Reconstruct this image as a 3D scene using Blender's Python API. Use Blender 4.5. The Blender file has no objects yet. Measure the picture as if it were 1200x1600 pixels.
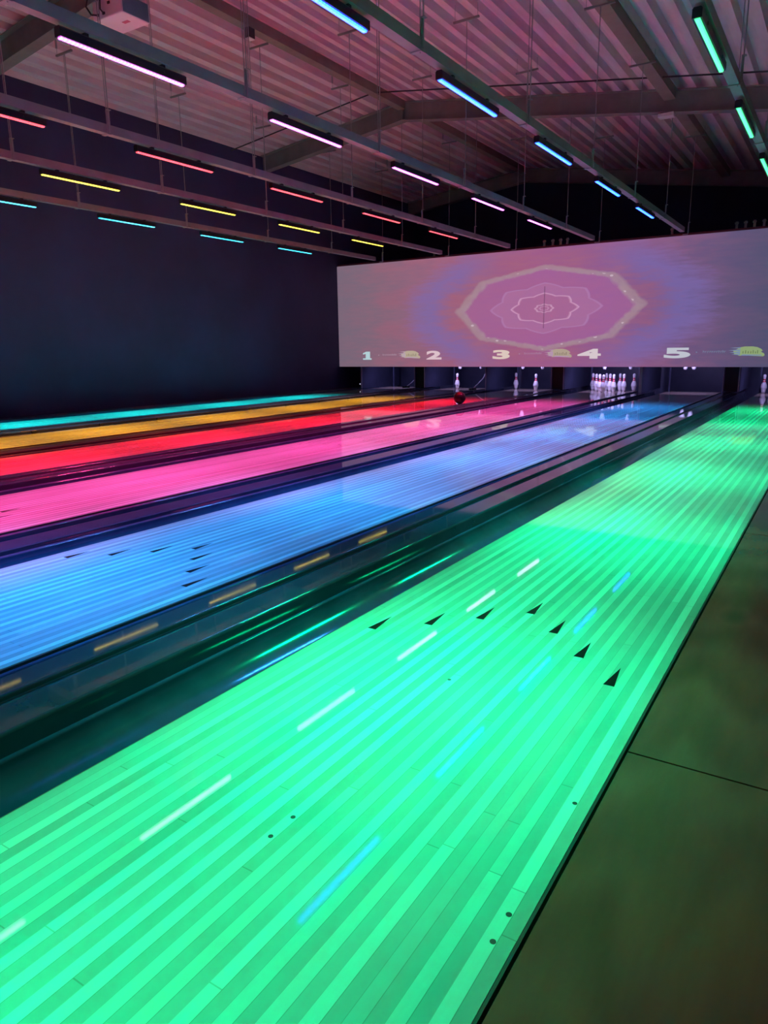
import bpy, bmesh, math, random
from mathutils import Vector, Matrix
random.seed(7)
S = bpy.context.scene
COL = S.collection
R = math.radians

# ------------------------------------------------------------------ camera
CAM = Vector((1.41, 2.5221, 0.9587)); F = 1111.65
yaw, pitch, roll = 0.5676, 0.2237, 0.0136
fw = Vector((-math.sin(yaw)*math.cos(pitch), math.cos(yaw)*math.cos(pitch), -math.sin(pitch)))
rt = Vector((math.cos(yaw), math.sin(yaw), 0)); dn = fw.cross(rt)
r2 = math.cos(roll)*rt + math.sin(roll)*dn
d2 = -math.sin(roll)*rt + math.cos(roll)*dn
cd = bpy.data.cameras.new('camera'); cam = bpy.data.objects.new('camera', cd); COL.objects.link(cam)
m = Matrix((( r2.x, -d2.x, -fw.x, CAM.x), (r2.y, -d2.y, -fw.y, CAM.y), (r2.z, -d2.z, -fw.z, CAM.z), (0,0,0,1)))
cam.matrix_world = m
cd.sensor_fit = 'HORIZONTAL'; cd.sensor_width = 36; cd.lens = 36*F/1200; cd.clip_start = 0.02; cd.clip_end = 100
S.camera = cam

# ------------------------------------------------------------------ light, exposure
w = bpy.data.worlds.new('world'); S.world = w; w.use_nodes = True
bg = w.node_tree.nodes['Background']; bg.inputs[0].default_value = (0.80, 0.16, 0.42, 1); bg.inputs[1].default_value = 0.042
S.view_settings.view_transform = 'Standard'; S.view_settings.look = 'None'
S.view_settings.gamma = 1; S.view_settings.use_curve_mapping = False; S.view_settings.exposure = 0.0

LAMP_W = 26.0          # watts of one coloured light bar
def area(name, loc, sx, sy, color, power, spread=180, rot=(0,0,0), parent=None):
    l = bpy.data.lights.new(name, 'AREA'); l.shape = 'RECTANGLE'; l.size = sx; l.size_y = sy
    l.color = color; l.energy = power; l.spread = R(spread)
    o = bpy.data.objects.new(name, l); COL.objects.link(o); o.location = loc; o.rotation_euler = rot
    if parent: o.parent = parent
    return o

# ------------------------------------------------------------------ mesh helpers
def box(bm, x0, x1, y0, y1, z0, z1, mi=0):
    v = [bm.verts.new(p) for p in ((x0,y0,z0),(x1,y0,z0),(x1,y1,z0),(x0,y1,z0),(x0,y0,z1),(x1,y0,z1),(x1,y1,z1),(x0,y1,z1))]
    for f in ((0,3,2,1),(4,5,6,7),(0,1,5,4),(1,2,6,5),(2,3,7,6),(3,0,4,7)):
        bm.faces.new([v[i] for i in f]).material_index = mi
def prism_y(bm, pts, y0, y1, closed=True):
    """outline pts (x,z) carried from y0 to y1"""
    a = [bm.verts.new((x,y0,z)) for x,z in pts]; b = [bm.verts.new((x,y1,z)) for x,z in pts]
    n = len(pts)
    for i in range(n if closed else n-1):
        j = (i+1) % n; bm.faces.new((a[i], b[i], b[j], a[j]))
    if closed: bm.faces.new(a); bm.faces.new(b[::-1])
def sheet_y(bm, pts, y0, y1, t=0.006):
    """open profile given a thickness downward"""
    prism_y(bm, list(pts) + [(x, z-t) for x, z in reversed(pts)], y0, y1)
def tube(bm, p0, p1, r, n=8):
    p0, p1 = Vector(p0), Vector(p1); d = (p1-p0).normalized()
    u = d.orthogonal().normalized(); v = d.cross(u)
    a = [bm.verts.new(p0 + r*(math.cos(t)*u + math.sin(t)*v)) for t in [2*math.pi*i/n for i in range(n)]]
    b = [bm.verts.new(p1 + r*(math.cos(t)*u + math.sin(t)*v)) for t in [2*math.pi*i/n for i in range(n)]]
    for i in range(n):
        j = (i+1) % n; bm.faces.new((a[i], a[j], b[j], b[i]))
    bm.faces.new(a[::-1]); bm.faces.new(b)
def path(bm, pts, r, n=6):
    for a, b in zip(pts, pts[1:]): tube(bm, a, b, r, n)
def lathe(bm, prof, n=28, c=(0,0,0)):
    rings = []
    for r_, z in prof:
        if r_ < 1e-5: rings.append([bm.verts.new((c[0], c[1], c[2]+z))])
        else: rings.append([bm.verts.new((c[0]+r_*math.cos(2*math.pi*i/n), c[1]+r_*math.sin(2*math.pi*i/n), c[2]+z)) for i in range(n)])
    for A, B in zip(rings, rings[1:]):
        for i in range(n):
            j = (i+1) % n
            if len(A) == 1 and len(B) == 1: continue
            if len(A) == 1: bm.faces.new((A[0], B[j], B[i]))
            elif len(B) == 1: bm.faces.new((A[i], A[j], B[0]))
            else: bm.faces.new((A[i], A[j], B[j], B[i]))
def ngon_xz(bm, pts, y0, y1):
    a = [bm.verts.new((x,y0,z)) for x,z in pts]; b = [bm.verts.new((x,y1,z)) for x,z in pts]
    n = len(pts)
    bm.faces.new(a); bm.faces.new(b[::-1])
    for i in range(n): bm.faces.new((a[i], b[i], b[(i+1)%n], a[(i+1)%n]))
def obj(name, bm, mat, parent=None, smooth=False, bevel=0):
    bmesh.ops.recalc_face_normals(bm, faces=bm.faces)
    me = bpy.data.meshes.new(name); bm.to_mesh(me); bm.free()
    for mt in (mat if isinstance(mat, (list, tuple)) else [mat]): me.materials.append(mt)
    if smooth:
        for p in me.polygons: p.use_smooth = True
    o = bpy.data.objects.new(name, me); COL.objects.link(o)
    if parent: o.parent = parent
    if bevel:
        b = o.modifiers.new('bevel', 'BEVEL'); b.width = bevel; b.segments = 2; b.limit_method = 'ANGLE'
    return o
def NB(): return bmesh.new()
def tag(o, label, cat, group=None, kind=None):
    if label: o['label'] = label
    if cat: o['category'] = cat
    if group: o['group'] = group
    if kind: o['kind'] = kind
    return o
def thing(name, label, cat, loc=(0,0,0), group=None):
    o = bpy.data.objects.new(name, None); COL.objects.link(o); o.location = loc; o.empty_display_size = 0.1
    return tag(o, label, cat, group)
def struct(name, bm, mat, **k):
    o = obj(name, bm, mat, **k); o['kind'] = 'structure'; return o
def copy_tree(o, parent=None):
    c = o.copy(); COL.objects.link(c); c.parent = parent
    for ch in list(o.children): copy_tree(ch, c)
    return c

# ------------------------------------------------------------------ materials
def mat(name, color=(.5,.5,.5), rough=.5, metal=0, emit=None, es=1, spec=.5):
    M = bpy.data.materials.new(name); M.use_nodes = True
    b = M.node_tree.nodes['Principled BSDF']
    b.inputs['Base Color'].default_value = (*color, 1); b.inputs['Roughness'].default_value = rough
    b.inputs['Metallic'].default_value = metal; b.inputs['Specular IOR Level'].default_value = spec
    if emit:
        b.inputs['Emission Color'].default_value = (*emit, 1); b.inputs['Emission Strength'].default_value = es
    return M
class G:
    """tiny node-graph helper"""
    def __init__(s, M): s.t = M.node_tree; s.b = s.t.nodes['Principled BSDF']
    def n(s, kind, **k):
        o = s.t.nodes.new(kind)
        for a, v in k.items(): setattr(o, a, v)
        return o
    def l(s, a, b): s.t.links.new(a, b)
    def put(s, v, sock):
        if isinstance(v, (int, float)): sock.default_value = v
        else: s.l(v, sock)
    def m(s, op, a, b=0.0, c=0.0, clamp=False):
        o = s.n('ShaderNodeMath', operation=op, use_clamp=clamp)
        for i, v in enumerate((a, b, c)): s.put(v, o.inputs[i])
        return o.outputs[0]
    def mix(s, f, a, b, mode='MIX'):
        o = s.n('ShaderNodeMix', data_type='RGBA', blend_type=mode)
        s.put(f, o.inputs[0])
        for v, sk in ((a, o.inputs[6]), (b, o.inputs[7])):
            if isinstance(v, tuple): sk.default_value = (*v, 1)
            else: s.l(v, sk)
        return o.outputs[2]
    def ramp(s, fac, stops, interp='LINEAR'):
        o = s.n('ShaderNodeValToRGB'); cr = o.color_ramp; cr.interpolation = interp
        while len(cr.elements) < len(stops): cr.elements.new(0.5)
        for e, (p, c) in zip(cr.elements, stops):
            e.position = p; e.color = (*c, 1) if isinstance(c, tuple) else (c, c, c, 1)
        s.l(fac, o.inputs[0]); return o.outputs[0]
    def coord(s, scale=(1,1,1), out='Object'):
        c = s.n('ShaderNodeTexCoord'); mp = s.n('ShaderNodeMapping'); mp.inputs['Scale'].default_value = scale
        s.l(c.outputs[out], mp.inputs[0]); return mp.outputs[0]
    def sep(s, v):
        o = s.n('ShaderNodeSeparateXYZ'); s.l(v, o.inputs[0]); return o.outputs
    def noise(s, vec, scale=5, detail=3, rough=.5):
        o = s.n('ShaderNodeTexNoise'); s.l(vec, o.inputs['Vector']); o.inputs['Scale'].default_value = scale
        o.inputs['Detail'].default_value = detail; o.inputs['Roughness'].default_value = rough; return o.outputs[0]
    def bump(s, h, strength=.1, dist=.01):
        o = s.n('ShaderNodeBump'); o.inputs['Strength'].default_value = strength; o.inputs['Distance'].default_value = dist
        s.l(h, o.inputs['Height']); s.l(o.outputs[0], s.b.inputs['Normal'])

BW = 1.054/39
def lane_mat():
    M = mat('lane_boards', (.8,.76,.7), .12, spec=.6); g = G(M)
    x, y, z = g.sep(g.coord())[:3]
    bi = g.m('FLOOR', g.m('DIVIDE', x, BW))
    w1 = g.n('ShaderNodeTexWhiteNoise', noise_dimensions='1D'); g.l(bi, w1.inputs['W'])
    yo = g.m('ADD', g.m('DIVIDE', y, 1.7), g.m('MULTIPLY', w1.outputs[0], 9.0))
    yi = g.m('FLOOR', yo)
    w2 = g.n('ShaderNodeTexWhiteNoise', noise_dimensions='2D')
    cv = g.n('ShaderNodeCombineXYZ'); g.l(bi, cv.inputs[0]); g.l(yi, cv.inputs[1]); g.l(cv.outputs[0], w2.inputs['Vector'])
    alt = g.m('PINGPONG', bi, 1.0)                       # light and dark boards take turns
    f = g.m('ADD', g.m('ADD', g.m('MULTIPLY', w1.outputs[0], .42), g.m('MULTIPLY', w2.outputs[0], .14)), g.m('MULTIPLY', alt, .44))
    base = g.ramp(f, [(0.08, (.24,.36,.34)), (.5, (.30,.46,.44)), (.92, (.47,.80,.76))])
    gr = g.noise(g.coord((90,3,1)), 1.0, 5, .7)
    base = g.mix(g.m('MULTIPLY', gr, .25), base, (.27,.36,.32), 'MIX')
    bl = g.noise(g.coord((5,2.2,1)), 1.0, 3, .6)
    base = g.mix(g.m('MULTIPLY', g.m('SUBTRACT', bl, .35), .5, clamp=True), base, (.54,.85,.82), 'MIX')
    # fine dark joints
    fx = g.m('FRACT', g.m('DIVIDE', x, BW)); j1 = g.m('LESS_THAN', fx, .05)
    fy = g.m('FRACT', yo); j2 = g.m('LESS_THAN', fy, .0015)
    base = g.mix(g.m('MULTIPLY', g.m('MAXIMUM', j1, j2), .45), base, (.16,.12,.09))
    g.l(base, g.b.inputs['Base Color'])
    rr = g.m('ADD', .02, g.m('MULTIPLY', bl, .035)); g.l(rr, g.b.inputs['Roughness'])
    g.bump(g.noise(g.coord((25,.8,1)), 1.0, 1, .5), .02, .002)
    return M
LANE = lane_mat()
DECKW = mat('pin_deck_wood', (.46,.36,.30), .10, spec=.8)
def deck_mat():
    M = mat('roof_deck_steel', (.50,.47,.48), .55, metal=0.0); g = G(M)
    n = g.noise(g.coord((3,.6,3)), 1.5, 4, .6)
    g.l(g.ramp(n, [(.3, (.56,.39,.46)), (.7, (.75,.54,.63))]), g.b.inputs['Base Color'])  # pink tint in the deck colour stands in for glow bounced off the lanes
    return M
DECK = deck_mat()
def paint(name, c, rough, var=.15, sc=3, spec=.5, metal=0):
    M = mat(name, c, rough, spec=spec, metal=metal); g = G(M)
    n = g.noise(g.coord(), sc, 4, .6)
    g.l(g.ramp(n, [(.3, tuple(v*(1-var) for v in c)), (.7, tuple(min(1, v*(1+var)) for v in c))]), g.b.inputs['Base Color'])
    g.l(g.m('ADD', rough-.05, g.m('MULTIPLY', n, .1)), g.b.inputs['Roughness'])
    return M
STEEL = paint('painted_rafter_steel', (.20,.18,.19), .6)
BEAM = paint('brown_purlin_steel', (.24,.19,.17), .6)
RAIL = paint('galvanised_rail', (.30,.29,.32), .45, metal=.2)
ROD = paint('galvanised_rod', (.30,.29,.31), .5)
WALL = paint('dark_blue_wall_paint', (.034,.030,.105), .75, .25, .7)
BACK = paint('black_back_wall_paint', (.016,.028,.075), .8, .2, .7)
BLACK = paint('black_plastic', (.012,.012,.016), .38)
HOUSE = paint('black_lamp_housing', (.012,.012,.016), .35)
GUT = paint('black_gutter_plastic', (.026,.045,.10), .13, .2, 4)
CAP = paint('dark_divider_cap', (.032,.038,.075), .04, .15, 6)
EDGE = paint('dark_lane_edge', (.05,.035,.04), .4)
PIT = paint('dark_pit_panel', (.07,.08,.15), .4)
POST = paint('light_grey_kickback_edge', (.38,.37,.46), .4)
PINW = paint('white_pin_coating', (.86,.85,.88), .22, .04)
PINR = mat('red_pin_stripe', (.75,.03,.06), .3)
MARK = mat('black_inlay', (.006,.006,.006), .6, spec=.1)
WHITE = paint('white_plastic', (.75,.70,.74), .45, .05)
VENT = paint('grey_vent_grille', (.16,.26,.32), .5)
BALL = paint('black_ball_resin', (.012,.012,.02), .32, .3, 9, spec=.25)

def floor_mat():
    M = mat('dark_wood_floor', (.1,.07,.04), .3); g = G(M)
    v = g.coord((9,1.3,1)); n = g.noise(v, 1.2, 6, .65)
    wv = g.n('ShaderNodeTexWave', wave_type='RINGS'); wv.inputs['Scale'].default_value = .9; wv.inputs['Distortion'].default_value = 9
    wv.inputs['Detail'].default_value = 3; g.l(g.coord((4,.9,1)), wv.inputs['Vector'])
    f = g.m('ADD', g.m('MULTIPLY', n, .7), g.m('MULTIPLY', wv.outputs[1], .3))
    base = g.ramp(f, [(.25, (.23,.040,.026)), (.55, (.30,.052,.036)), (.8, (.36,.066,.045))])
    # knots
    vo = g.n('ShaderNodeTexVoronoi'); vo.inputs['Scale'].default_value = 1.0; g.l(g.coord((2.6,1.5,1)), vo.inputs['Vector'])
    kn = g.ramp(vo.outputs['Distance'], [(.03, 1.0), (.16, 0.0)])
    base = g.mix(g.m('MULTIPLY', kn, .7), base, (.04,.022,.014))
    g.l(base, g.b.inputs['Base Color'])
    g.l(g.m('ADD', .13, g.m('MULTIPLY', n, .12)), g.b.inputs['Roughness'])
    g.bump(n, .25, .004)
    return M
FLOORM = floor_mat()
def led_mat(name, core):
    M = mat(name, (.8,.8,.8), .4, emit=core, es=1.0); g = G(M)
    y = g.sep(g.coord())[1]
    s = g.m('SINE', g.m('MULTIPLY', y, 2*math.pi/.0285))         # a bright bead for every LED
    g.l(g.m('ADD', 1.0, g.m('MULTIPLY', s, .42)), g.b.inputs['Emission Strength'])
    return M

# ------------------------------------------------------------------ layout
# lanes from the right (green) to the left (cyan): left edge, right edge
LANES = [(0.0, 1.054), (-1.772, -0.718), (-3.486, -2.432), (-5.29, -4.236), (-7.03, -5.976), (-8.86, -7.80)]
FOUL, DECK_END = 0.0, 19.08
YW, XW, YB = 0.0, -9.80, 22.0        # front, left wall, back wall
RX, RZ = -6.2, 5.555
def roof_z(x): return RZ - (.141*(x-RX) if x > RX else .125*(RX-x))

# ------------------------------------------------------------------ structure
bm = NB(); box(bm, XW-.2, 7.0, -1.0, YB+.2, -.40, -.30); struct('floor', bm, PIT)
bm = NB(); box(bm, XW-.2, XW, -1.0, YB+.2, -.40, 5.10); struct('wall_left', bm, WALL)
bm = NB(); ngon_xz(bm, [(XW, -.4), (7.0, -.4), (7.0, roof_z(7.0)), (RX, RZ), (XW, roof_z(XW))], YB, YB+.2); struct('wall_back', bm, BACK)
# trapezoidal steel roof deck
def trapez(x0, x1):
    pts = []; x = x0
    while x < x1:
        for dx, dz in ((0,0), (.115,0), (.145,.105), (.255,.105)):
            if x+dx <= x1: pts.append((x+dx, roof_z(x+dx)+dz))
        x += .285
    return pts
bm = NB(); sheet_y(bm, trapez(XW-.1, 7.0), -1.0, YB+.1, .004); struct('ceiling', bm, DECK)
# wooden walkway right of the green lane, panels with seams
bm = NB(); x0 = 1.066
for i, (a, b) in enumerate(((-1.0, 1.7), (1.706, 4.15), (4.156, 6.585), (6.593, 9.0), (9.006, 11.4), (11.406, 13.8), (13.806, 17.6))):
    box(bm, x0, x0+1.22, a, b, -.30, -.004); box(bm, x0+1.226, x0+2.446, a, b, -.30, -.004); box(bm, x0+2.452, 7.0, a, b, -.30, -.004)
struct('floor_walkway', bm, FLOORM).name = 'floor_right'
# left strip beyond lane one
bm = NB(); box(bm, XW, -9.14, -1, 19.9, -.3, -.02); struct('trim_1', bm, PIT)

# rafters
def rafter(y, label):
    t = thing('roof_rafter', label, 'rafter', (RX, y, 0), 'portal rafters under the roof deck')
    for side in (0, 1):
        bm = NB(); bf = NB()
        xa, xb = (XW+.02, RX) if side == 0 else (RX, 6.9)
        za, zb = roof_z(xa), roof_z(xb); H = .335
        # web
        pts = [(xa-RX, za-H), (xb-RX, zb-H), (xb-RX, zb-.006), (xa-RX, za-.006)]
        ngon_xz(bm, pts, -.006, .006)
        for off in (.006, H-.014):
            ngon_xz(bf, [(xa-RX, za-off-.014), (xb-RX, zb-off-.014), (xb-RX, zb-off), (xa-RX, za-off)], -.085, .085)
        obj('web', bm, STEEL, t); obj('flange', bf, STEEL, t)
    bm = NB(); box(bm, -.012, .012, -.083, .083, RZ-.335, RZ-.02); obj('ridge_plate', bm, STEEL, t)
    return t
rafter(9.05, 'nearest steel rafter crossing the top left corner beneath the corrugated roof')
rafter(15.36, 'full steel rafter with visible ridge kink, mid-room above the rails')
rafter(21.6, 'farthest steel rafter, in the dark against the back wall')
def purlin(name, x, y0, y1, wdt, h, label, m_):
    z = roof_z(x) - .006
    bm = NB(); box(bm, x-wdt/2, x+wdt/2, y0, y1, z-h, z)
    tag(obj(name, bm, m_), label, 'roof beam', 'lengthwise purlins under the roof deck')
for (a, b, nm) in ((3.6, 8.96, 'near'), (9.14, 15.27, 'middle'), (15.45, 21.5, 'far')):
    purlin('roof_purlin', RX, a, b, .15, .15, {'near': 'ridge beam in the bay nearest the camera', 'middle': 'long ridge beam running up to the kink of the full rafter', 'far': 'ridge beam in the dark bay behind the full rafter'}[nm], BEAM)
    purlin('roof_purlin', -1.33, a, b, .17, .16, {'near': 'brown roof beam at right in the bay nearest the camera', 'middle': 'brown roof beam at the top right ending on the full rafter', 'far': 'roof beam at right in the dark bay behind the full rafter'}[nm], BEAM)
# sprinkler-like cable following the roof
bm = NB(); path(bm, [(x, 14.3, roof_z(x)-.12) for x in (-9.7, -8.3, -6.2, -4.0, -1.6, 0.2, 3.0)], .012)
tag(obj('ceiling_cable', bm, BLACK), 'thin dark conduit crossing the roof deck just before the full rafter', 'cable')
# spot boxes under the ridge
def spotbox(x, y, label, s=1.0):
    z = roof_z(x)-.006 - (.15 if abs(x-RX) < .2 else 0)
    t = thing('ceiling_sensor', label, 'sensor', (x, y, z))
    bm = NB(); box(bm, -.05*s, .05*s, -.06*s, .06*s, -.15*s, -.02*s); tube(bm, (0,0,-.03*s), (0,0,.001), .018*s); obj('housing', bm, BLACK, t, bevel=.008)
    bm = NB(); box(bm, -.045*s, .045*s, -.055*s, .055*s, -.158*s, -.15*s); obj('lens', bm, WHITE, t)
spotbox(-6.12, 11.0, 'small black box with pale underside hanging under the ridge beam', 1.0)
spotbox(-4.3, 11.8, 'small black box on the roof deck behind the blue lamp rail', .8)
bm = NB(); z = roof_z(-1.38)-.341; box(bm, -1.50, -1.26, 15.27, 15.42, z-.06, z)
tag(obj('bulkhead_light', bm, WHITE, bevel=.01), 'small unlit white fitting under the full rafter at right', 'light fitting')

# ------------------------------------------------------------------ projector
t = thing('projector', 'white ceiling projector with grey vent side at the top left', 'projector', (-4.70, 7.62, 4.0))
bm = NB(); box(bm, -.205, .205, -.16, .16, 0, .165); obj('body', bm, WHITE, t, bevel=.012)
bm = NB()
for i in range(13): box(bm, .2052, .209, -.145, .145, .014+i*.0112, .0205+i*.0112)
box(bm, .2045, .2055, -.148, .148, .008, .16); obj('vent_grille', bm, VENT, t)
bm = NB(); box(bm, .02, .10, -.02, .02, -.002, .001); obj('bottom_label', bm, mat('pink_red_label', (.45,.10,.18), .5), t)
for sx, sz in ((-.14,.03), (-.06,.03), (.02,.10)):
    bm = NB(); box(bm, sx, sx+.03, -.17, -.159, sz, sz+.02); obj('socket', bm, BLACK, t)
bm = NB(); path(bm, [(-.125,-.165,.04), (-.15,-.22,.03), (-.19,-.24,.10), (-.17,-.22,.20), (-.08,-.17,.30), (0,-.03,.5)], .008)
obj('cable', bm, BLACK, t); bm = NB(); path(bm, [(-.045,-.165,.04), (-.02,-.22,.05), (.0,-.23,.13), (-.03,-.18,.24), (0,-.03,.5)], .007); obj('cable', bm, BLACK, t)
bm = NB(); zz = roof_z(-4.7)-4.0; tube(bm, (0,0,.16), (0,0,zz), .022, 12); box(bm, -.09,.09,-.09,.09,.165,.18); box(bm, -.09,.09,-.09,.09,zz-.014,zz-.002); obj('mount', bm, STEEL, t)
bm = NB(); tube(bm, (.1,.155,.085), (.1,.185,.085), .04, 16); obj('lens', bm, BLACK, t)

# ------------------------------------------------------------------ lamp rails and light bars
RAILX = [0.4405, -1.3557, -3.0159, -4.7875, -6.3958, -8.153]
COLN = ['green', 'blue', 'pink', 'red', 'yellow', 'cyan']
CORE = [(.13,3.0,.66), (.12,.80,18.0), (5.5,.80,6.5), (2.4,.14,.16), (2.8,2.3,.15), (.01,1.6,2.6)]
BEAMC = [(0.0,1.0,.36), (.03,.30,1.0), (1.0,.045,.27), (1.0,.003,.018), (1.0,.27,.012), (0.0,.62,.68)]
BEAMP = [.92, 1.1, 2.1, 2.4, 1.8, 1.9]
SPR = [47, 52, 60, 50, 50, 50]
RZ0, RZ1 = 3.015, 3.095
PITCH, BLEN, Y0 = 2.0331, 1.0262, 5.735
ordinal = ['nearest', 'second nearest', 'third nearest', 'fourth nearest', 'fifth nearest', 'sixth nearest', 'seventh nearest', 'farthest']
for k, rx in enumerate(RAILX):
    xr = rx - .03
    t = thing('lamp_rail', 'grey suspended steel rail carrying the %s light bars' % COLN[k], 'rail', (xr, 0, 0), 'suspended lamp rails above the lanes')
    bm = NB()
    prism_y(bm, [(-.04,RZ0), (.04,RZ0), (.04,RZ1), (.034,RZ1), (.034,RZ0+.006), (-.034,RZ0+.006), (-.034,RZ1), (-.04,RZ1)], -.8, 17.3)
    obj('channel', bm, RAIL, t)
    for i in range(-2, 6):
        y = 7.42 + PITCH*i
        if k >= 3 and i < -1: continue
        zt = roof_z(xr) - .19 - (.12 if k == 5 else 0)
        h = bpy.data.objects.new('hanger', None); COL.objects.link(h); h.parent = t; h.location = (0, y, 0)
        bm = NB(); tube(bm, (.055,0,3.02), (.055,0,zt), .0055, 6); obj('rod', bm, ROD, h)
        if i < 2:
            bm = NB(); tube(bm, (.028,0,3.0), (.028,0,zt), .004, 6); obj('wire', bm, ROD, h)
        bm = NB(); box(bm, .041, .047, -.02, .02, RZ0-.004, RZ1+.12); box(bm, .041, .075, -.02, .02, RZ1+.12, RZ1+.126); box(bm, -.045, .047, -.02, .02, RZ0-.008, RZ0-.004)
        obj('strap', bm, RAIL, h)
        bm = NB(); box(bm, -.13, .22, -.013, .013, zt, zt+.022); obj('cross_bar', bm, STEEL, h)
        for dx in (-.11, .20):
            bm = NB(); zr = roof_z(xr+dx)+.004; tube(bm, (dx,0,zt+.02), (dx,0,zr), .003, 5)
            if k >= 4: tube(bm, (dx,0,zt+.10), (dx,0,zt+.22), .014, 6)
            obj('suspension_wire', bm, ROD, h)
proto = {}
def make_bar(k):
    t = thing('led_light_bar', '', 'light bar', (0,0,0))
    bm = NB(); prism_y(bm, [(-.030,.0), (.030,.0), (.030,.052), (.020,.062), (-.020,.062), (-.030,.052)], -BLEN/2-.012, BLEN/2+.012); obj('housing', bm, HOUSE, t)
    bm = NB(); prism_y(bm, [(-.017,.0), (-.012,-.010), (.012,-.010), (.017,.0)], -BLEN/2, BLEN/2); obj('led_strip', bm, led_mat('led_'+COLN[k], CORE[k]), t)
    for s in (-.32, .32):
        bm = NB(); box(bm, -.02,.02, s-.015, s+.015, .060, .0795); tube(bm, (-.034,s,.03), (-.024,s,.03), .012); tube(bm, (.024,s,.03), (.034,s,.03), .012)
        obj('clamp', bm, BLACK, t)
    area('lamp_light', (0,0,-.016), .03, BLEN-.02, BEAMC[k], LAMP_W*BEAMP[k], SPR[k], parent=t)
    return t
first = [-2, -2, -2, -1, -1, -1]
for k, rx in enumerate(RAILX):
    idx = list(range(first[k], 5)); n = len(idx)
    for j, i in enumerate(idx):
        if k not in proto: proto[k] = o = make_bar(k)
        else: o = copy_tree(proto[k])
        o.location = (rx-.03, Y0 + PITCH*i + BLEN/2, 2.933)
        far = n-1-j
        place = 'farthest' if far == 0 else ('nearest' if j == 0 else ['', 'second farthest', 'third farthest', 'fourth farthest', 'fifth farthest', 'sixth farthest'][far])
        o['label'] = '%s LED light bar, %s of those under its rail' % (COLN[k], place)
        o['group'] = '%s light bars under one rail' % COLN[k]

# ------------------------------------------------------------------ lanes
for k, (a, b) in enumerate(LANES):
    lab = ['green-lit wooden bowling lane in the foreground', 'blue-lit wooden bowling lane, second from the right', 'pink-lit wooden bowling lane leading to the full rack of pins',
           'bright red-lit bowling lane with the black ball on it', 'orange-lit bowling lane between the red one and the cyan one', 'narrow-looking cyan-lit bowling lane along the dark left wall'][k]
    t = thing('bowling_lane', lab, 'bowling lane', (a, 0, 0), 'bowling lanes')
    w_ = b-a
    bm = NB(); box(bm, 0, w_, FOUL, 17.95, -.04, 0); obj('lane_surface', bm, LANE, t)
    bm = NB(); box(bm, 0, w_, 17.95, DECK_END, -.04, 0); obj('pin_deck', bm, DECKW, t)
    bm = NB(); box(bm, .01, w_-.01, FOUL, DECK_END, -.30, -.041); obj('lane_base', bm, EDGE, t)
    for s in (0, 1):
        bm = NB(); x = -.006 if s == 0 else w_; box(bm, x, x+.006, FOUL, DECK_END, -.09, -.002); obj('edge_strip', bm, EDGE, t)
    cx = w_/2
    tips = [(-.427,4.60), (-.275,4.735), (-.140,4.878), (0,5.02), (.134,4.885), (.270,4.735), (.405,4.588)]
    if k <= 3:
        for dx, ty in tips:
            bm = NB(); L_ = .115
            v = [bm.verts.new(p) for p in ((cx+dx-.016, ty-L_, .0006), (cx+dx+.016, ty-L_, .0006), (cx+dx, ty+.02, .0006), (cx+dx-.016, ty-L_, -.0005), (cx+dx+.016, ty-L_, -.0005), (cx+dx, ty+.02, -.0005))]
            bm.faces.new(v[:3]); bm.faces.new(v[:2:-1])
            for p, q in ((0,1),(1,2),(2,0)): bm.faces.new((v[p], v[p+3], v[q+3], v[q]))
            obj('aiming_arrow', bm, MARK, t)
    if k == 0:
        for dx, dy in ((1.021,3.518), (1.021,3.45), (1.021,3.882), (.53,3.529), (.53,3.458), (.518,4.27)):
            bm = NB(); lathe(bm, [(0,.0006), (.0055,.0006), (.0055,-.0005), (0,-.0005)], 14, (dx,dy,0)); obj('guide_dot', bm, EDGE, t)

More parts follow.
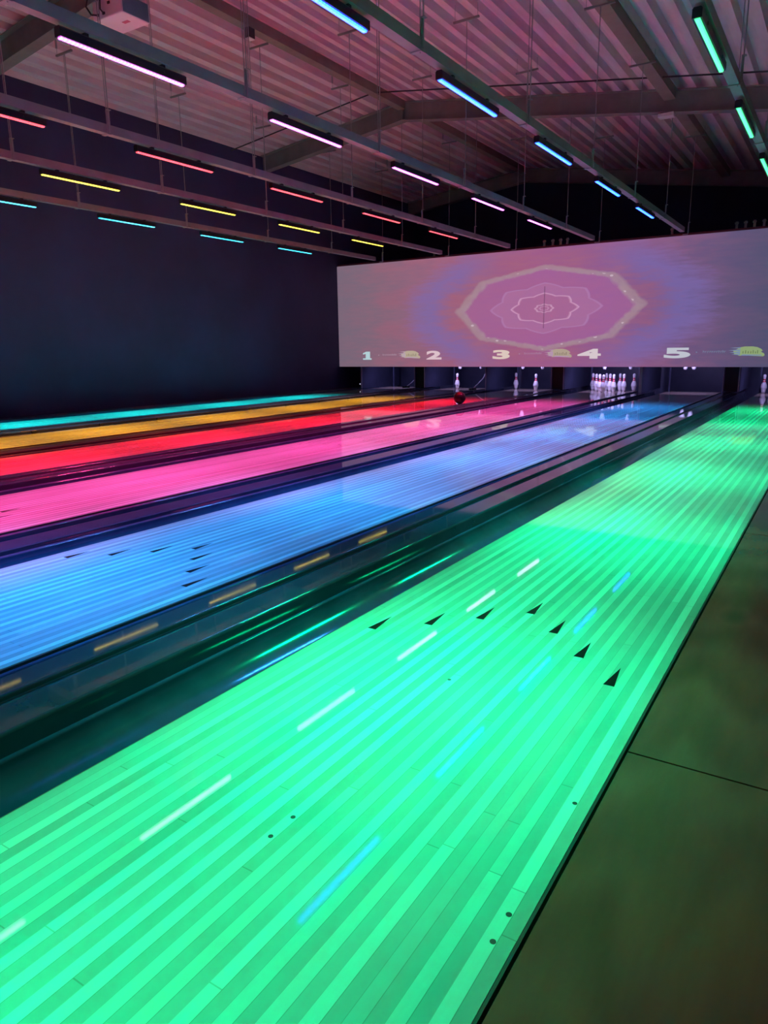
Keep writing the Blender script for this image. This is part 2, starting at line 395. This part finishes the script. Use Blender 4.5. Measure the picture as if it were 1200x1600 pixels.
# ------------------------------------------------------------------ gutters and dividers
def trough(bm, x0, x1, z, depth, y0, y1, n=26):
    c = (x0+x1)/2; r_ = (x1-x0)/2
    pts = [(c - r_*math.cos(math.pi*i/n), z - depth*max(0.0, math.sin(math.pi*i/n))**.8) for i in range(n+1)]
    sheet_y(bm, pts, y0, y1, .006)
for k in range(5):
    xr_, xl = LANES[k][0]-.006, LANES[k+1][1]+.006          # gap from xl to xr_
    wide = k in (0, 2, 4)
    lab = ['wide black gutter divider between the green and blue lanes', 'black gutter divider between the blue and pink lanes', 'wide black gutter divider between the pink and red lanes',
           'black gutter divider between the red and orange lanes', 'wide black gutter divider between the orange and cyan lanes'][k]
    t = thing('gutter_divider', lab, 'gutter', (xl, 0, 0), 'gutters with dividers between the lanes')
    W = xr_-xl; g1 = .195 if wide else .235; g2 = W-.235
    ye = 18.9
    for (p, q) in ((.0005, g1), (g2, W-.0005)):
        bm = NB(); trough(bm, p, q, -.012, .085, FOUL, ye); obj('gutter_channel', bm, GUT, t, smooth=True)
    lo = {0: 0, 2: .02, 4: .035}.get(k, 0)
    bm = NB()
    if wide:   # two caps, one a little higher, with a rounded step between
        mid = g1 + .115
        q = lambda x_, z_, r_, a0, a1: [(x_+r_*math.cos(R(a0+(a1-a0)*i/6)), z_+r_*math.sin(R(a0+(a1-a0)*i/6))) for i in range(7)]
        pts = [(g1, -.30)] + q(g1+.008, .060, .008, 180, 90) + q(mid-.008, .060, .008, 90, 0) + [(mid+.001, .052)] + q(g2-.010, .042, .010, 90, 0) + [(g2, -.30)]
    else:
        pts = [(g1, -.30), (g1, .008), (g1+.006, .014), (g2-.006, .014), (g2, .008), (g2, -.30)]
    prism_y(bm, [(x_, z_-lo if z_ > 0 else z_) for x_, z_ in pts], FOUL, ye); o = obj('cap', bm, CAP, t)
    for p in o.data.polygons:
        v_ = [o.data.vertices[i].co for i in p.vertices]; xs_ = [c_.x for c_ in v_]; zs_ = [c_.z for c_ in v_]
        p.use_smooth = len(v_) == 4 and max(max(xs_)-min(xs_), max(zs_)-min(zs_)) < .0035
    if wide:
        bm = NB(); box(bm, mid+.004, mid+.012, FOUL, ye-.6, .052-lo, .0545-lo); obj('seam_strip', bm, BLACK, t)
    if k == 4:      # bumper rail posts along the orange lane's far edge
        bm = NB(); box(bm, W-.050, W-.034, 2.0, 18.0, .002, .016); obj('bumper_rail', bm, BLACK, t)
        for i in range(16):
            bm = NB(); y = 2.8 + .98*i; box(bm, W-.056, W-.028, y-.03, y+.03, -.03, .030); obj('bumper_post', bm, BLACK, t)
# gutter along the cyan lane's wall side
t = thing('gutter', 'black gutter along the dark left wall beside the cyan lane', 'gutter', (-9.13, 0, 0))
bm = NB(); trough(bm, .0, .262, -.012, .085, FOUL, 18.9); obj('gutter_channel', bm, GUT, t)
bm = NB(); box(bm, -.006, -.001, FOUL, 18.9, -.30, -.004); obj('cap', bm, CAP, t)

# ------------------------------------------------------------------ pit, kickbacks
bm = NB(); box(bm, XW, 7.0, 20.3, 20.4, -.3, 1.6); struct('wall_pit', bm, PIT).name = 'wall_back_pit'
KB = [(-9.235, 'leftmost', 1), (-7.35, '', 2), (-5.70, '', 1), (-3.82, '', 2), (-2.165, '', 1), (-.30, '', 2)]
kl = ['thin upright pit panel at the far left below the screen', 'twin pit panels between the cyan and orange lane ends', 'pit panel between the orange and red lane ends',
      'twin pit panels between the red and pink lane ends', 'broad-edged pit panel between the pink and blue lane ends', 'twin pit panels between the blue and green lane ends']
for i, (x, _, n) in enumerate(KB):
    t = thing('kickback', kl[i], 'partition', (x, 18.2, 0), 'pit side panels under the screen')
    zb = [-.0195, .0335, .0145, .0485, .0145, .0685][i]
    for j in range(n):
        xo = -.28*j
        bm = NB(); box(bm, xo-.02, xo+.02, .02, 1.9, zb, .62); obj('panel', bm, PIT, t)
        wd = .028 if i == 4 else (.016 if i == 0 else .007)
        bm = NB(); box(bm, xo-wd, xo+wd, 0, .02, zb, .62); obj('front_edge', bm, POST, t)
    if n == 2:
        bm = NB(); box(bm, -.26, -.02, .05, .08, zb, .62); obj('infill', bm, BLACK, t)
    if i == 0:
        bm = NB(); lathe(bm, [(0,-.013),(.010,-.008),(.013,0),(.010,.008),(0,.013)], 10, (-.035,-.012,.10)); obj('sensor_light', bm, mat('sensor_white', (.8,.8,.8), .4, emit=(.8,.75,1), es=1.0), t)
# pin-deck lamps (the lavender light on the pins) sit behind the masking screen above each deck
for k, (a, b) in enumerate(LANES):
    c = (a+b)/2
    t = thing('pin_deck_lamp', 'pin deck lamp behind the screen above the %s lane' % COLN[k], 'light', (c, 18.12, .8405), 'pin deck lamps')
    bm = NB(); box(bm, -.4, .4, 0, .08, 0, .05); obj('housing', bm, BLACK, t)
    area('lamp_light', (0,.025,-.004), .7, .03, (.52,.44,1.0), 13.0 if k == 2 else 10.0, 130, rot=(R(38),0,0), parent=t)

# ------------------------------------------------------------------ pins
PP = [(0,0),(.0258,0),(.0362,.019),(.0453,.057),(.0496,.0857),(.0605*.985,.100),(.0605,.1143),(.0573,.149),(.0472,.184),(.0400,.200),(.0316,.2197),(.0247,.239),(.0233,.254),(.0237,.276),(.0262,.298),(.0300,.320),(.0323,.3429),(.0300,.357),(.0240,.370),(.0130,.379),(0,.381)]
def pin_r(z):
    for (r0,z0),(r1,z1) in zip(PP, PP[1:]):
        if z0 <= z <= z1 and z1 > z0: return r0+(r1-r0)*(z-z0)/(z1-z0)
t = thing('bowling_pin', '', 'bowling pin'); PIN = t
bm = NB(); lathe(bm, PP, 28); obj('pin_body', bm, PINW, t, smooth=True)
for za, zb in ((.221,.244), (.256,.282)):
    bm = NB(); zs = [za+(zb-za)*i/3 for i in range(4)]
    lathe(bm, [(pin_r(za)-.002, za)] + [(pin_r(z)+.0009, z) for z in zs] + [(pin_r(zb)-.002, zb)], 28); o = obj('neck_stripe', bm, PINR, t, smooth=True); o['label'] = 'red neck stripe'
used = [False]
def pin(x, y, z, label, group=None, tilt=None):
    if not used[0]: o = PIN; used[0] = True
    else: o = copy_tree(PIN)
    o.location = (x, y, z); o['label'] = label
    if group: o['group'] = group
    if tilt: o.rotation_euler = tilt
    return o
hp, s = 18.29, .3048
def spot(c, num):
    rows = {1:(0,0), 2:(1,-.5), 3:(1,.5), 4:(2,-1), 5:(2,0), 6:(2,1), 7:(3,-1.5), 8:(3,-.5), 9:(3,.5), 10:(3,1.5)}
    r_, o_ = rows[num]; return c+o_*s, hp+r_*s*.866
c4 = (LANES[2][0]+LANES[2][1])/2
pl = {1:'white pin at the front point of the ten-pin rack', 2:'white rack pin behind the front one on its left', 3:'white rack pin behind the front one on its right',
      4:'white rack pin, left end of the third row', 5:'white rack pin in the middle of the third row', 6:'white rack pin, right end of the third row',
      7:'white pin at the far left back corner of the full rack', 8:'white back-row rack pin, second from the left', 9:'white back-row rack pin, second from the right', 10:'white rack pin standing apart at the right back corner'}
for nm in range(1, 11):
    x, y = spot(c4, nm); pin(x, y, 0, pl[nm], 'full rack of ten pins on the pink lane')
x, y = spot(-4.80, 7); pin(x-.02, y-.03, 0, 'lone white pin at the end of the red lane, left one of two', 'pins left on the red lane')
x, y = spot(-4.74, 3); pin(x, y, 0, 'white pin right of the other at the end of the red lane', 'pins left on the red lane')
x, y = spot(-6.46, 2); pin(x, y, 0, 'single white pin at the end of the orange lane above the black ball')
x, y = spot(.527, 7); pin(x, y, 0, 'white pin at the end of the green lane by the right frame edge', 'pins on the green lane')
x, y = spot(.527, 4); pin(x+.02, y, 0, 'white pin cut off by the right frame edge behind the green lane', 'pins on the green lane')

# pinsetter heads behind the screen with pins hanging from them
pset = {}
for k, (a, b) in enumerate(LANES):
    c = (a+b)/2
    t = thing('pinsetter', 'dark pinsetter above the deck of the %s lane, mostly hidden by the screen' % COLN[k], 'pinsetter', (c, 18.75, .8915), 'pinsetters behind the screen')
    bm = NB(); box(bm, -.56, .56, -.58, .5, 0, .9); obj('machine_body', bm, BLACK, t)
    for sx in (-1, 1):
        bm = NB(); box(bm, sx*.53-.015, sx*.53+.015, .45, .49, -1.19, 0); obj('frame_post', bm, PIT, t)
    bm = NB(); box(bm, -.52, .52, -.40, .44, -.03, 0); obj('pin_table', bm, PIT, t)
hang = [(-6.562,.480,'orange',0), (-5.996,.480,'orange',1), (-4.932,.480,'red',0), (-4.451,.480,'red',1), (-3.03,.480,'pink',0), (-2.47,.480,'pink',1), (-1.37,.480,'blue',0), (-1.205,.480,'blue',1)]
for x, z, nm, j in hang:
    pin(x, 18.6, z, 'base of a white pin held above the %s lane, %s one of the two' % (nm, 'left' if j == 0 else 'right'), 'raised pins showing under the screen')
for k in (4, 5):
    a, b = LANES[k]
    t = thing('sweep_bar', 'dark metal sweep arm in the pit of the %s lane' % COLN[k], 'sweep arm', (b+.02, 18.0, .036 if k == 5 else .016), 'sweep arms beside the pin decks')
    bm = NB(); path(bm, [(.0,.9,.50), (-.02,.7,.25), (-.03,.35,.10), (.02,.05,.034)], .014, 8); obj('arm', bm, POST, t)
    bm = NB(); box(bm, -.05,.07,-.06,.10,0,.035); obj('foot', bm, BLACK, t)

# ball
bm = NB(); bmesh.ops.create_uvsphere(bm, u_segments=40, v_segments=24, radius=.108)
t = thing('bowling_ball', 'black bowling ball rolling at the far right edge of the red lane', 'bowling ball', (-4.345, 14.12, .1082))
obj('ball', bm, BALL, t, smooth=True)
for a_, b_ in ((.18,.75), (-.12,.80), (.05,.55)):
    bm = NB(); d = Vector((a_, -.45, b_)).normalized(); tube(bm, d*.1065, d*.1085, .013 if b_ > .6 else .016, 14)
    obj('finger_hole', bm, MARK, t)

# ------------------------------------------------------------------ projection screen
SX0, SX1, SZ0, SZ1, SY = -9.78, 1.35, .551, 3.045, 18.0
def screen_mat():
    M = mat('projected_kaleidoscope', (.08,.08,.09), .7, spec=.2); g = G(M)
    X, Y, Z = g.sep(g.coord())[:3]           # object origin sits at the mandala's centre
    u = g.m('DIVIDE', X, 2.04); v = g.m('DIVIDE', Z, .86)
    r_ = g.m('SQRT', g.m('ADD', g.m('MULTIPLY', u, u), g.m('MULTIPLY', v, v)))
    th = g.m('ARCTAN2', v, u)
    ph = g.m('SUBTRACT', g.m('FLOORED_MODULO', th, R(45)), R(22.5))
    dcell = g.m('DIVIDE', g.m('MULTIPLY', r_, g.m('COSINE', ph)), math.cos(R(22.5)))
    aph = g.m('ABSOLUTE', ph)                  # 0 mid-edge, 22.5deg at points
    # mirrored coordinates for the blotches
    cb = g.n('ShaderNodeCombineXYZ'); g.l(g.m('ABSOLUTE', u), cb.inputs[0]); g.l(g.m('ABSOLUTE', v), cb.inputs[1]); kv = cb.outputs[0]
    mp = g.n('ShaderNodeMapping'); mp.inputs['Scale'].default_value = (1.1, 1.7, 1); mp.inputs['Location'].default_value = (3.3, 1.2, 0); g.l(kv, mp.inputs[0])
    n1 = g.noise(mp.outputs[0], 1.3, 5, .6)
    mp2 = g.n('ShaderNodeMapping'); mp2.inputs['Scale'].default_value = (2.0, 7, 1); mp2.inputs['Location'].default_value = (.3, 5.2, 0); g.l(kv, mp2.inputs[0])
    n2 = g.noise(mp2.outputs[0], 1.6, 4, .6)
    xs = g.m('DIVIDE', g.m('ADD', X, 5.55), 10.6)
    base = g.ramp(xs, [(0, (.16,.13,.18)), (.12, (.20,.125,.18)), (.28, (.28,.115,.20)), (.50, (.32,.10,.25)), (.66, (.24,.10,.27)), (.80, (.14,.085,.20)), (.92, (.075,.075,.155)), (1, (.05,.07,.14))])
    # pink-red blotches and blue blotches
    base = g.mix(g.m('MULTIPLY', g.ramp(n1, [(.42, 0.0), (.62, 1.0)]), g.ramp(xs, [(.0, .1), (.25, .5), (.65, .35), (.9, .05)])), base, (.37,.10,.16))
    mp4 = g.n('ShaderNodeMapping'); mp4.inputs['Scale'].default_value = (1.6, 4.5, 1); mp4.inputs['Location'].default_value = (7.3, 2.2, 0); g.l(kv, mp4.inputs[0])
    n4 = g.noise(mp4.outputs[0], 2.4, 6, .7)
    jag = g.m('ADD', g.m('MULTIPLY', n1, .55), g.m('MULTIPLY', n4, .75))
    blue = g.ramp(g.m('ABSOLUTE', g.m('SUBTRACT', r_, g.m('ADD', .78, jag))), [(.03, 1.0), (.34, 0.0)])
    base = g.mix(g.m('MULTIPLY', g.ramp(n4, [(.40, 0.0), (.66, .6)]), g.ramp(xs, [(.0,.3), (.3,1.0), (.7,.8), (.88,.15)])), base, (.36,.13,.19))
    base = g.mix(g.m('MULTIPLY', g.m('MULTIPLY', blue, g.ramp(g.m('ABSOLUTE', u), [(.5, 0.0), (1.1, 1.0)])), .62), base, (.16,.135,.42))
    base = g.mix(g.m('MULTIPLY', g.ramp(n2, [(.55, 0.0), (.68, 1.0)]), g.ramp(r_, [(1.0, 0.0), (1.2, .5)])), base, (.42,.30,.33))
    inner = g.ramp(dcell, [(.0, 1.0), (.96, 1.0), (1.0, 0.0)])
    base = g.mix(g.m('MULTIPLY', inner, .5), base, (.36,.12,.34))
    n3 = g.noise(g.coord((1,1,1)), 5, 3, .6)
    def ring(base, d, rad, wd, col, amt):
        e = g.m('ABSOLUTE', g.m('SUBTRACT', d, rad))
        k_ = g.m('SUBTRACT', 1.0, g.m('DIVIDE', e, wd), clamp=True)
        k_ = g.m('MULTIPLY', g.m('MULTIPLY', k_, 1.8, clamp=True), amt)
        return g.mix(k_, base, col)
    base = ring(base, g.m('ADD', dcell, g.m('MULTIPLY', g.m('SUBTRACT', n3, .5), .10)), 1.0, .080, (.37,.27,.30), g.m('ADD', .35, g.m('MULTIPLY', n3, .6), clamp=True))
    vo = g.n('ShaderNodeTexVoronoi'); vo.inputs['Scale'].default_value = 5.5; g.l(g.coord((1,1,1.8)), vo.inputs['Vector'])
    bead = g.m('MULTIPLY', g.m('LESS_THAN', vo.outputs['Distance'], .22), g.m('LESS_THAN', g.m('ABSOLUTE', g.m('SUBTRACT', dcell, .985)), .03))
    base = g.mix(g.m('MULTIPLY', bead, .7), base, (.62,.50,.58))
    star = g.m('DIVIDE', r_, g.m('ADD', .86, g.m('MULTIPLY', aph, .42)))          # pointed star outline
    base = ring(base, star, .60, .020, (.42,.22,.46), .55)
    base = g.mix(g.m('MULTIPLY', g.m('LESS_THAN', star, .60), .35), base, (.42,.19,.36))
    base = ring(base, star, .36, .020, (.60,.33,.52), .85)
    base = g.mix(g.m('MULTIPLY', g.m('LESS_THAN', star, .36), .35), base, (.34,.10,.22))
    base = ring(base, star, .10, .016, (.60,.35,.52), .7)
    base = ring(base, star, .05, .012, (.55,.30,.48), .6)
    # small hanging seam in the middle
    sl = g.m('MULTIPLY', g.m('LESS_THAN', g.m('ABSOLUTE', X), .012), g.m('LESS_THAN', g.m('ABSOLUTE', g.m('SUBTRACT', Z, .02)), .44))
    base = g.mix(g.m('MULTIPLY', sl, .5), base, (.10,.03,.09))
    g.l(base, g.b.inputs['Emission Color']); g.b.inputs['Emission Strength'].default_value = 1.0
    return M
CXm, CZm = -4.25, 1.80
t = thing('projection_screen', 'long masking screen across the lane ends showing a pink kaleidoscope projection', 'screen', (CXm, SY, CZm))
bm = NB(); box(bm, SX0-CXm, SX1-CXm, 0, .03, SZ0-CZm, SZ1-CZm); obj('screen_panel', bm, screen_mat(), t)
bm = NB(); box(bm, SX0-CXm, SX1-CXm, .032, .09, SZ0-CZm+.01, SZ1-CZm+.045); obj('frame', bm, mat('dark_red_frame', (.10,.015,.03), .5), t)
for x in (-1.717,-.573,-.422,-.273,-.114,-4.313,-4.127,-3.959,-3.807,-7.0):
    bm = NB(); box(bm, x-CXm-.02, x-CXm+.02, .04, .08, SZ1-CZm+.045, SZ1-CZm+.17); box(bm, x-CXm-.035, x-CXm+.03, .045, .075, SZ1-CZm+.13, SZ1-CZm+.155); obj('top_bracket', bm, STEEL, t)
def numeral(ch, x, wdt, col):
    cu = bpy.data.curves.new('tmp', 'FONT'); cu.body = ch; cu.size = 1; cu.offset = .045; cu.extrude = .002
    to = bpy.data.objects.new('tmp', cu); COL.objects.link(to)
    dg = bpy.context.evaluated_depsgraph_get(); dg.update(); me = bpy.data.meshes.new_from_object(to.evaluated_get(dg))
    bpy.data.objects.remove(to)
    xs_ = [v.co.x for v in me.vertices]; ys_ = [v.co.y for v in me.vertices]
    sx = wdt/(max(xs_)-min(xs_)); sy = .205/(max(ys_)-min(ys_)); mx = (max(xs_)+min(xs_))/2; my = (max(ys_)+min(ys_))/2
    for v in me.vertices: v.co = Vector(((v.co.x-mx)*sx, -.003+v.co.z*.5, (v.co.y-my)*sy))
    me.materials.append(mat('numeral_light_'+ch, (.05,.05,.05), .7, emit=col, es=1.0))
    o = bpy.data.objects.new('lane_number', me); COL.objects.link(o); o.parent = t; o.location = (x-CXm, 0, .825-CZm); o['label'] = 'projected pale number %s' % ch
bm = NB()
ngon_xz(bm, [(-.13,-.10), (.13,-.10), (.13,-.065), (.085,-.065), (.085,.10), (-.03,.10), (-.13,.062), (-.13,.030), (-.045,.045), (-.045,-.065), (-.13,-.065)], -.005, -.001)
o = obj('lane_number', bm, mat('numeral_light_1', (.05,.05,.05), .7, emit=(.44,.62,.66), es=1.0), t); o.location = (-8.90-CXm, 0, .825-CZm); o['label'] = 'projected pale number 1'
numeral('2', -6.97, .41, (.70,.52,.58)); numeral('3', -5.23, .42, (.70,.56,.50))
numeral('4', -3.215, .50, (.66,.56,.60)); numeral('5', -1.445, .50, (.50,.52,.60))
LOGO = [(-7.62, (.46,.38,.28), (.40,.30,.38)), (-3.86, (.42,.34,.26), (.38,.24,.38)), (-.155, (.26,.36,.17), (.16,.22,.34))]
for x, cy, cw in LOGO:
    e = bpy.data.objects.new('projected_logo', None); COL.objects.link(e); e.parent = t; e.location = (x-CXm, 0, .835-CZm); e['label'] = 'yellow dome emblem with a faint line of lettering'
    bm = NB()
    pts = [(-.27,.02), (-.20,.055), (-.16,.085), (-.08,.10), (.06,.10), (.14,.085), (.21,.05), (.235,.02), (.205,.005), (.22,-.01), (.26,-.03), (.275,-.065), (.25,-.085), (.06,-.075), (-.10,-.06), (-.16,-.075), (-.20,-.05), (-.25,-.04)]
    ngon_xz(bm, pts, -.003, -.001); obj('emblem', bm, mat('emblem_light', (.05,.05,.05), .7, emit=cy, es=1.0), e)
    bm = NB()
    sm = mat('streak_light', (.05,.05,.05), .7, emit=tuple(min(1, c_*1.15) for c_ in cw), es=1.0); bm.free()
    for z0, x0_, hh in ((.075,-.33,.012), (.030,-.36,.018), (-.010,-.34,.020), (-.045,-.30,.016)):
        bm = NB(); ngon_xz(bm, [(x0_, z0), (-.15, z0-hh), (-.15, z0+hh)], -.0042, -.0034); obj('speed_streak', bm, sm, e)
    bm = NB(); ngon_xz(bm, [(-.14,-.07), (.22,-.072), (.22,-.055), (-.10,-.045)], -.0042, -.0034); obj('speed_streak', bm, sm, e)
    dm = mat('lettering_dark', (.05,.05,.05), .7, emit=tuple(c_*.45 for c_ in cy), es=1.0)
    for i, (dx, hh) in enumerate(((-.10,.022), (-.055,.030), (-.01,.022), (.035,.022), (.075,.030), (.115,.018), (.15,.030))): bm = NB(); box(bm, dx-.007, dx+.007, -.0048, -.0040, -.03, -.03+hh*2); obj('dark_letter', bm, dm, e)
    fm = mat('faint_lettering_light', (.05,.05,.05), .7, emit=cw, es=1.0)
    lx = [-.93, -.80, -.765, -.72, -.68, -.64, -.60, -.56, -.52, -.485, -.45, -.42]
    for i, xx in enumerate(lx):
        hh = .030 if i in (1, 8, 10) else .018
        bm = NB()
        if i == 0: box(bm, xx-.012, xx+.012, -.004, -.002, -.010, .012)
        else:
            box(bm, xx-.012, xx-.004, -.004, -.002, -.014, -.014+hh*1.6); box(bm, xx-.004, xx+.014, -.004, -.002, -.014+.024, -.014+.034)
        obj('faint_letter', bm, fm, e)
